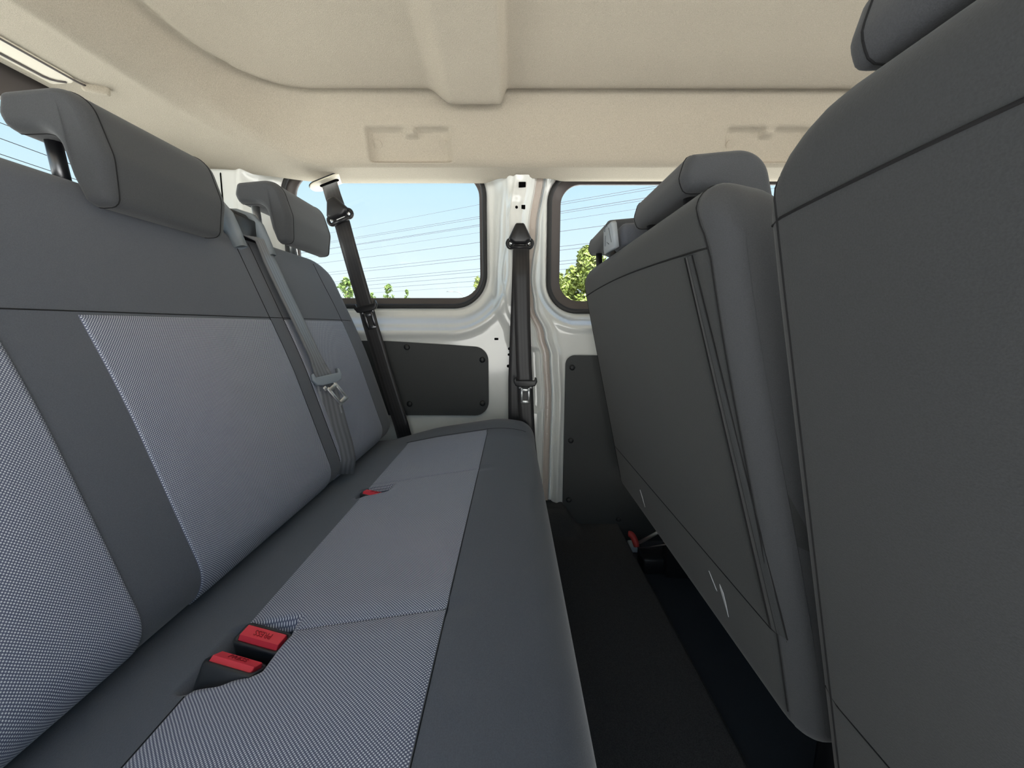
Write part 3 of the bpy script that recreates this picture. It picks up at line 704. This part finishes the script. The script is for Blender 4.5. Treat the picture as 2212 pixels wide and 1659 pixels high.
# ------------------------------------------------------------------ seat belts
def ribbon(path, wd, width=0.047, th=0.0013):
    V, Fc, uv = [], [], []; L = 0.0
    for i, p in enumerate(path):
        p = Vector(p); t = (Vector(path[min(i + 1, len(path) - 1)]) - Vector(path[max(i - 1, 0)])).normalized()
        w_ = Vector(wd[i] if isinstance(wd, list) else wd); w_ = (w_ - t * w_.dot(t)).normalized(); nn = t.cross(w_)
        if i: L += (p - Vector(path[i - 1])).length
        wi = width[i] if isinstance(width, list) else width
        for s_, h in ((-.5, -1), (-.25, -1), (0, -1), (.25, -1), (.5, -1), (.5, 1), (.25, 1), (0, 1), (-.25, 1), (-.5, 1)):
            V.append(p + w_ * s_ * wi + nn * h * th / 2); uv.append((s_ + .5, L * 20))
    m = 10
    for i in range(len(path) - 1):
        for k in range(m): Fc.append([i * m + k, i * m + (k + 1) % m, (i + 1) * m + (k + 1) % m, (i + 1) * m + k])
    Fc += [list(range(m))[::-1], [(len(path) - 1) * m + k for k in range(m)]]
    return V, Fc, uv
def add_web(path, wd, mat_, parent, width=0.047):
    V, Fc, uv = ribbon(path, wd, width); return mk('webbing', V, Fc, mat_, parent, True, uv)
def tongue(parent, c, ex, ey, ez, metal, plastic, tip_tilt=0.0):
    """ex across the belt, ey up along it, ez out of it"""
    m = frame(Vector(c), ex, ey, ez)
    out = [(-0.034, 0.014), (-0.036, 0.002), (-0.030, -0.010), (-0.018, -0.014), (0.018, -0.014), (0.030, -0.010), (0.036, 0.002), (0.034, 0.014), (0.029, 0.016), (0.027, 0.006), (-0.027, 0.006), (-0.029, 0.016)]
    sl = mk('tongue_grip', *prism(out, 0.010, 0.003, m @ Matrix.Translation((0, 0, -0.003))), plastic, parent)
    mt = m @ Matrix.Translation((0, -0.012, 0.003)) @ Matrix.Rotation(tip_tilt, 4, 'Z') @ Matrix.Rotation(0.10, 4, 'X') @ Matrix.Scale(1.2, 4)
    def bar(x0, x1, y0, y1): return rbox(x1 - x0, y1 - y0, 0.0026, 0.0008, 1, mt @ Matrix.Translation(((x0 + x1) / 2, (y0 + y1) / 2, 0)))
    mk('tongue_plate', *join(bar(-.012, -.0062, -.042, -.004), bar(.0062, .012, -.042, -.004), bar(-.012, .012, -.046, -.037), bar(-.012, .012, -.014, -.006), bar(-.017, -.010, -.006, .002), bar(.010, .017, -.006, .002)), metal, parent)
def d_loop(parent, c, ex, ey, ez):
    m = frame(Vector(c), ex, ey, ez)
    out = [(-0.031, -0.006), (-0.033, 0.002), (-0.014, 0.040), (-0.010, 0.044), (0.010, 0.044), (0.014, 0.040), (0.033, 0.002), (0.031, -0.006), (0.016, -0.015), (-0.016, -0.015)]
    mk('anchor_cover', *prism(out, 0.022, 0.010, m), M['black'], parent)
    for s_ in (-1, 1):
        rg = [m @ Vector((s_ * 0.0275 + 0.0095 * math.cos(a), -0.012 + 0.0115 * math.sin(a), 0.006)) for a in [2 * math.pi * k / 16 for k in range(16)]]
        mk('loop_eye', *tube(rg, 0.0055, 8, True), M['black'], parent)
        mk('loop_bush', *rbox(0.010, 0.006, 0.006, 0.002, 2, m @ Matrix.Translation((s_ * 0.0270, -0.011, 0.006)) @ Matrix.Rotation(s_ * 0.6, 4, 'Z')), M['steel'], parent)
    mk('loop_bar', *tube([m @ Vector((-0.028, -0.022, 0.006)), m @ Vector((0.028, -0.022, 0.006))], 0.0062, 8), M['black'], parent)
EX, EY, EZ = Vector((1, 0, 0)), Vector((0, 0, 1)), Vector((0, -1, 0))
# pillar belt
pb = thing('seat_belt', (0.035, 1.19, -0.40), 'black seat belt hanging straight down the white pillar', 'seat belt')
ctr = at_y(1123, 522, 1.178)
d_loop(pb, at_y(1123, 518, 1.185), EX, EY, EZ)
f1 = [at_y(px, py, y) for px, py, y in ((1126, 530, 1.176), (1127, 600, 1.174), (1129, 700, 1.172), (1132, 790, 1.170), (1134, 825, 1.168), (1136, 870, 1.166), (1140, 950, 1.164), (1146, 1000, 1.164))]
add_web(f1, EX, M['web'], pb)
f2 = [at_y(px, py, y) for px, py, y in ((1121, 540, 1.181), (1120, 620, 1.182), (1117, 720, 1.184), (1114, 820, 1.184), (1114, 920, 1.184), (1116, 1000, 1.184))]
add_web(f2, EX, M['web'], pb, [0.036, 0.040, 0.044, 0.046, 0.047, 0.047])
tongue(pb, at_y(1135, 826, 1.160), EX, EY, EZ, M['steel'], M['black'])
# far rear belt in front of the quarter window
fb = thing('seat_belt', (-0.35, 1.18, -0.32), 'seat belt slanting down across the rear side window', 'seat belt')
wd = Vector((0.98, 0.0, 0.20))
up1 = [at_y(px, py, y) for px, py, y in ((712, 398, 1.225), (720, 425, 1.205), (729, 450, 1.198))]
add_web(up1, wd, M['web'], fb)
tdir = (up1[-1] - up1[0]).normalized()
ey_ = -Vector((tdir.x, 0, tdir.z)).normalized(); ex_ = Vector((-ey_.z, 0, ey_.x)) * -1
ex_ = Vector((ey_.z, 0, -ey_.x))
d_loop(fb, at_y(733, 462, 1.196), ex_, ey_, ex_.cross(ey_))
lo = [at_y(px, py, y) for px, py, y in ((738, 478, 1.194), (752, 530, 1.206), (766, 580, 1.206), (779, 625, 1.206), (790, 663, 1.206), (800, 700, 1.206), (818, 760, 1.206), (836, 820, 1.206), (852, 872, 1.204), (866, 915, 1.200), (874, 945, 1.198))]
add_web(lo, wd, M['web'], fb)
t2 = (lo[3] - lo[5]).normalized(); ex2 = Vector((t2.z, 0, -t2.x)).normalized(); ey2 = Vector((t2.x, 0, t2.z)).normalized()
tongue(fb, at_y(791, 664, 1.198), ex2, ey2, ex2.cross(ey2), M['dsteel'], M['black'])
gp = at_y(714, 402, 1.236)
for nm, ww, dd, th, mt_ in (('ceiling_guide', 0.058, 0.032, 0.005, M['linp']), ('guide_slot', 0.030, 0.010, 0.0056, M['hole'])):
    mk(nm, *prism(rrect(-ww, ww, -dd, dd, min(ww, dd) * 0.9, 8), th, 0.001, frame(gp + Vector((0, -0.008, 0.010)), Vector((0.94, 0, 0.34)), Vector((0, -1, 0)), Vector((0.30, -0.25, -0.92)).normalized())), mt_, fb)
mk('guide_rim', *tube([gp + Vector((0, -0.008, 0.010)) + Vector((0.94, 0, 0.34)) * a + Vector((0, -1, 0)) * b for a, b in rrect(-0.058, 0.058, -0.032, 0.032, 0.029, 8)], 0.0018, 6, True), M['black'], fb)
# middle belt out of the backrest top
mb = thing('seat_belt', (-0.37, 0.78, -0.30), 'grey seat belt running down the bench back from its top outlet', 'seat belt')
def on_back(px, py, off):
    r = ray(px, py); s = (-0.364 - TB * 0.31) / (r.x + TB * r.z); p = r * s
    return p + Vector((0.948, 0, 0.317)) * off
pth = [Vector((-0.572, 0.806, 0.196)), Vector((-0.545, 0.808, 0.184)), on_back(553, 522, 0.010)] + [on_back(px, py, o_) for px, py, o_ in ((577, 570, .008), (603, 630, .010), (633, 700, .014), (664, 775, .018), (683, 822, .020), (698, 865, .016), (716, 920, .010), (733, 965, .006), (741, 995, .004))]
pth.append(pth[-1] + Vector((-0.004, -0.006, -0.03)))
add_web(pth, [Vector((0, 1, 0.05))] * 7 + [Vector((0.35, 1, 0.1)), Vector((0.6, 0.9, 0.2))] + [Vector((0.85, 0.7, 0.3))] * 4, M['webg'], mb)
tb_ = (pth[6] - pth[8]).normalized(); nb = Vector((0.948, 0, 0.317)); nb = nb + Vector((0, -0.55, 0)); nb = (nb - tb_ * nb.dot(tb_)).normalized(); exb2 = tb_.cross(nb)
tongue(mb, on_back(684, 824, 0.024), exb2, tb_, nb, M['steel'], M['guidep'], 0.45)
# ------------------------------------------------------------------ buckles
def text_mesh(txt, size, m, mat_, parent):
    cu_ = bpy.data.curves.new('t', 'FONT'); cu_.body = txt; cu_.size = size; cu_.extrude = 0.0003; cu_.align_x = 'CENTER'; cu_.align_y = 'CENTER'
    o = bpy.data.objects.new('t', cu_); COL.objects.link(o); bpy.context.view_layer.update()
    me = bpy.data.meshes.new_from_object(o.evaluated_get(bpy.context.evaluated_depsgraph_get())); bpy.data.objects.remove(o); bpy.data.curves.remove(cu_)
    me.transform(m); me.materials.clear(); me.materials.append(mat_); me.name = 'lettering'
    q = bpy.data.objects.new('lettering', me); COL.objects.link(q); put(q, parent); return q
def buckle(loc, rot, label, flip, both=True):
    b = thing('belt_buckle', loc, label, 'buckle', 'belt buckles in the bench cushion')
    m = Matrix.Translation(loc) @ rot
    # black housing: a cup with a rounded rim around the button
    o1 = rrect(-0.028, 0.028, -0.0125, 0.0125, 0.006, 6); o3 = rrect(-0.0235, 0.0235, -0.0085, 0.0085, 0.004, 6); k_ = len(o1); V, Fc = [], []
    for oo, z in ((o1, -0.072), (o1, -0.003), ([(a * .965, b * .93) for a, b in o1], 0.0), ([(a * 1.03, b * 1.07) for a, b in o3], 0.0), (o3, -0.003), (o3, -0.012)): V += [m @ Vector((a, b, z)) for a, b in oo]
    for r in range(5):
        for q in range(k_): Fc.append([r * k_ + q, r * k_ + (q + 1) % k_, (r + 1) * k_ + (q + 1) % k_, (r + 1) * k_ + q])
    Fc += [[5 * k_ + q for q in range(k_)], list(range(k_))[::-1]]
    body = mk('housing', V, Fc, M['bhouse'], b)
    o2 = [(-0.0080, -0.012), (0.0078, -0.012), (0.0078, 0.0015), (0.0065, 0.0030), (-0.0050, 0.0034), (-0.0080, -0.001)]
    mm = m @ frame((-0.0225, 0, 0), (0, 1, 0), (0, 0, 1), (1, 0, 0))
    bt = mk('press_button', *prism(o2, 0.045, 0.001, mm), M['red'], b, False); bt['label'] = 'red press button'
    text_mesh('PRESS', 0.0080, m @ Matrix.Translation((0.000, 0.0010, 0.0036)) @ Matrix.Rotation(math.pi if flip else 0, 4, 'Z'), M['redd'], bt)
    return b
R_ = lambda ax, a: Matrix.Rotation(math.radians(a), 4, ax)
buckle(Vector((-0.268, 0.329, -0.324)), R_('Z', -9) @ R_('Y', 8) @ R_('X', -26), 'red and black belt buckle in the cushion notch, nearer one', False)
buckle(Vector((-0.264, 0.363, -0.327)), R_('Z', -9) @ R_('Y', 8) @ R_('X', 10), 'red and black belt buckle in the cushion notch, further of the pair', True)
buckle(Vector((-0.272, 0.722, -0.330)), R_('Z', -14) @ R_('Y', 4) @ R_('X', -4), 'small red belt buckle half hidden in the far cushion notch', False)

# ------------------------------------------------------------------ outside: trees, wires, lamp
GZ = -1.28
def tree(name, px, py_top, half_w_px, dist, label, leaves, seed, m, dens=1.0, group=None, lsz=1.0):
    rnd = random.Random(seed); top = at_y(px, py_top, dist); hgt = top.z - GZ; rad = half_w_px / F_PX * dist
    t = thing(name, (top.x, dist, GZ), label, 'tree', group)
    trunk = [(top.x, dist, GZ), (top.x + 0.02 * hgt, dist, GZ + 0.35 * hgt), (top.x, dist, GZ + 0.75 * hgt)]
    tv = tube(trunk, [0.03 * hgt * .6, 0.018 * hgt, 0.006 * hgt], 8)
    mk('trunk', *tv, M['bark'], t)
    V, Fc = [], []
    ch = hgt * 0.62; cz = GZ + hgt * 0.36
    lobes = []
    for i in range(int(60 * dens)):
        a = rnd.uniform(0, 6.283); h = rnd.random() ** 0.8; rr = rad * (0.06 + 0.94 * (1 - h) ** 0.62 * min(1, 0.5 + 2 * h)) * math.sqrt(rnd.uniform(0.1, 1))
        lobes.append((top.x + rr * math.cos(a), dist + rr * math.sin(a), cz + h * ch, rad * rnd.uniform(0.20, 0.36) * (1.05 - 0.45 * h)))
    lobes.append((top.x, dist, cz + ch * 0.98, rad * 0.10))
    for i in range(leaves):
        lx, ly, lz, lr = lobes[rnd.randrange(len(lobes))]
        d = Vector((rnd.gauss(0, 1), rnd.gauss(0, 1), rnd.gauss(0, 1))).normalized() * lr * (rnd.random() ** 0.4)
        c = Vector((lx, ly, lz)) + d; s_ = rad * rnd.uniform(0.045, 0.085) * lsz
        n_ = (d.normalized() + Vector((rnd.gauss(0, .6), rnd.gauss(0, .6), rnd.gauss(0, .6) + .4))).normalized(); u_ = n_.orthogonal().normalized(); u_.rotate(Matrix.Rotation(rnd.uniform(0, 6.28), 3, n_)); v_ = n_.cross(u_)
        b = len(V); V += [c - u_ * s_ * 1.5, c + v_ * s_ * .6, c + u_ * s_ * 1.5, c - v_ * s_ * .6]; Fc.append([b, b + 1, b + 2, b + 3])
    mk('crown', V, Fc, m, t, False)
    return t
G = 'trees beyond the yard'
tree('broadleaf_tree', 1272, 540, 78, 17, 'bushy yellow-green tree filling the lower sliding door window', 16000, 1, M['leaf'], 1.8, G, 0.7)
tree('broadleaf_tree', 1206, 588, 36, 12.5, 'low yellow-green bush at the left edge of the sliding door window', 6000, 8, M['leaf'], 1.0, G)
tree('broadleaf_tree', 1034, 598, 26, 22, 'leafy branching tree at the right edge of the rear side window', 2600, 2, M['leaf'], 1.0, G)
tree('broadleaf_tree', 838, 614, 20, 45, 'small young tree top above the sill, larger of two', 900, 3, M['leaf2'], 0.8, G, 1.6)
tree('broadleaf_tree', 878, 625, 14, 48, 'smallest round tree top above the window sill', 700, 4, M['leaf2'], 0.7, G, 1.6)
tree('broadleaf_tree', 746, 600, 28, 40, 'young tree top just left of the slanting seat belt', 1100, 5, M['leaf2'], 0.9, G, 1.6)
tree('broadleaf_tree', 803, 630, 16, 46, 'barely visible tree top just right of the slanting seat belt', 500, 6, M['leaf2'], 0.7, G, 1.6)
WD = Vector((-0.868, 0.496, 0)).normalized()
def project(p):
    f = p.y * math.cos(PITCH) - p.z * math.sin(PITCH); u_ = p.y * math.sin(PITCH) + p.z * math.cos(PITCH)
    return W_PX / 2 + F_PX * p.x / f, H_PX / 2 - F_PX * u_ / f
cables = []
for i, (px, py, dist) in enumerate(((1030, 443, 60), (1032, 486, 60), (1031, 503, 62), (1032, 524, 60), (1031, 553, 64), (1031, 560, 60), (1031, 581, 66), (1031, 587, 62), (1031, 597, 66), (1031, 607, 64), (1031, 618, 66),
        (1400, 405, 60), (1400, 410, 62), (1390, 433, 64))):
    p0 = at_y(px, py, dist); pts = []
    for k in range(49):
        s_ = -60 + 220 * k / 48; pts.append(p0 + WD * s_ + Vector((0, 0, 0.00025 * s_ * (s_ - 100) * 0.15)))
    pr = [project(p) for p in pts]; yc_ = 0.0
    for (xa, ya), (xb, yb) in zip(pr, pr[1:]):
        if (xa - 900) * (xb - 900) <= 0 and xa != xb: yc_ = ya + (yb - ya) * (900 - xa) / (xb - xa)
    cables.append((yc_, mk('power_line', *tube(pts, 0.040 if i not in (0, 2, 10) else 0.024, 5), M['wire'])))
ORD = ('topmost', 'second from the top', 'third from the top', 'fourth from the top', 'fifth from the top', 'sixth from the top', 'seventh from the top', 'seventh from the bottom', 'sixth from the bottom', 'fifth from the bottom', 'fourth from the bottom', 'third from the bottom', 'second from the bottom', 'lowest')
for (yc_, o), nm in zip(sorted(cables, key=lambda q: q[0]), ORD):
    tag(o, 'thin overhead power cable, ' + nm + ' seen through the rear side window', 'power line', 'overhead power cables')
sl = thing('street_lamp', at_y(1003, 700, 70) * 1.0, 'tiny distant street lamp with a curved arm outside', 'street lamp')
b = sl.location.copy(); b.z = GZ; sl.location = b
tp = at_y(1003, 646, 70)
mk('post', *tube([(b.x, b.y, GZ), (b.x, b.y, tp.z)], 0.10, 8), M['pole'], sl)
mk('arm', *tube([at_y(1003, 646, 70), at_y(998, 636, 70), at_y(990, 631, 70), at_y(978, 630, 70)], 0.07, 8), M['pole'], sl)
mk('lamp_head', *rbox(1.3, 0.3, 0.16, 0.05, 2, Matrix.Translation(at_y(972, 630, 70))), M['pole'], sl)
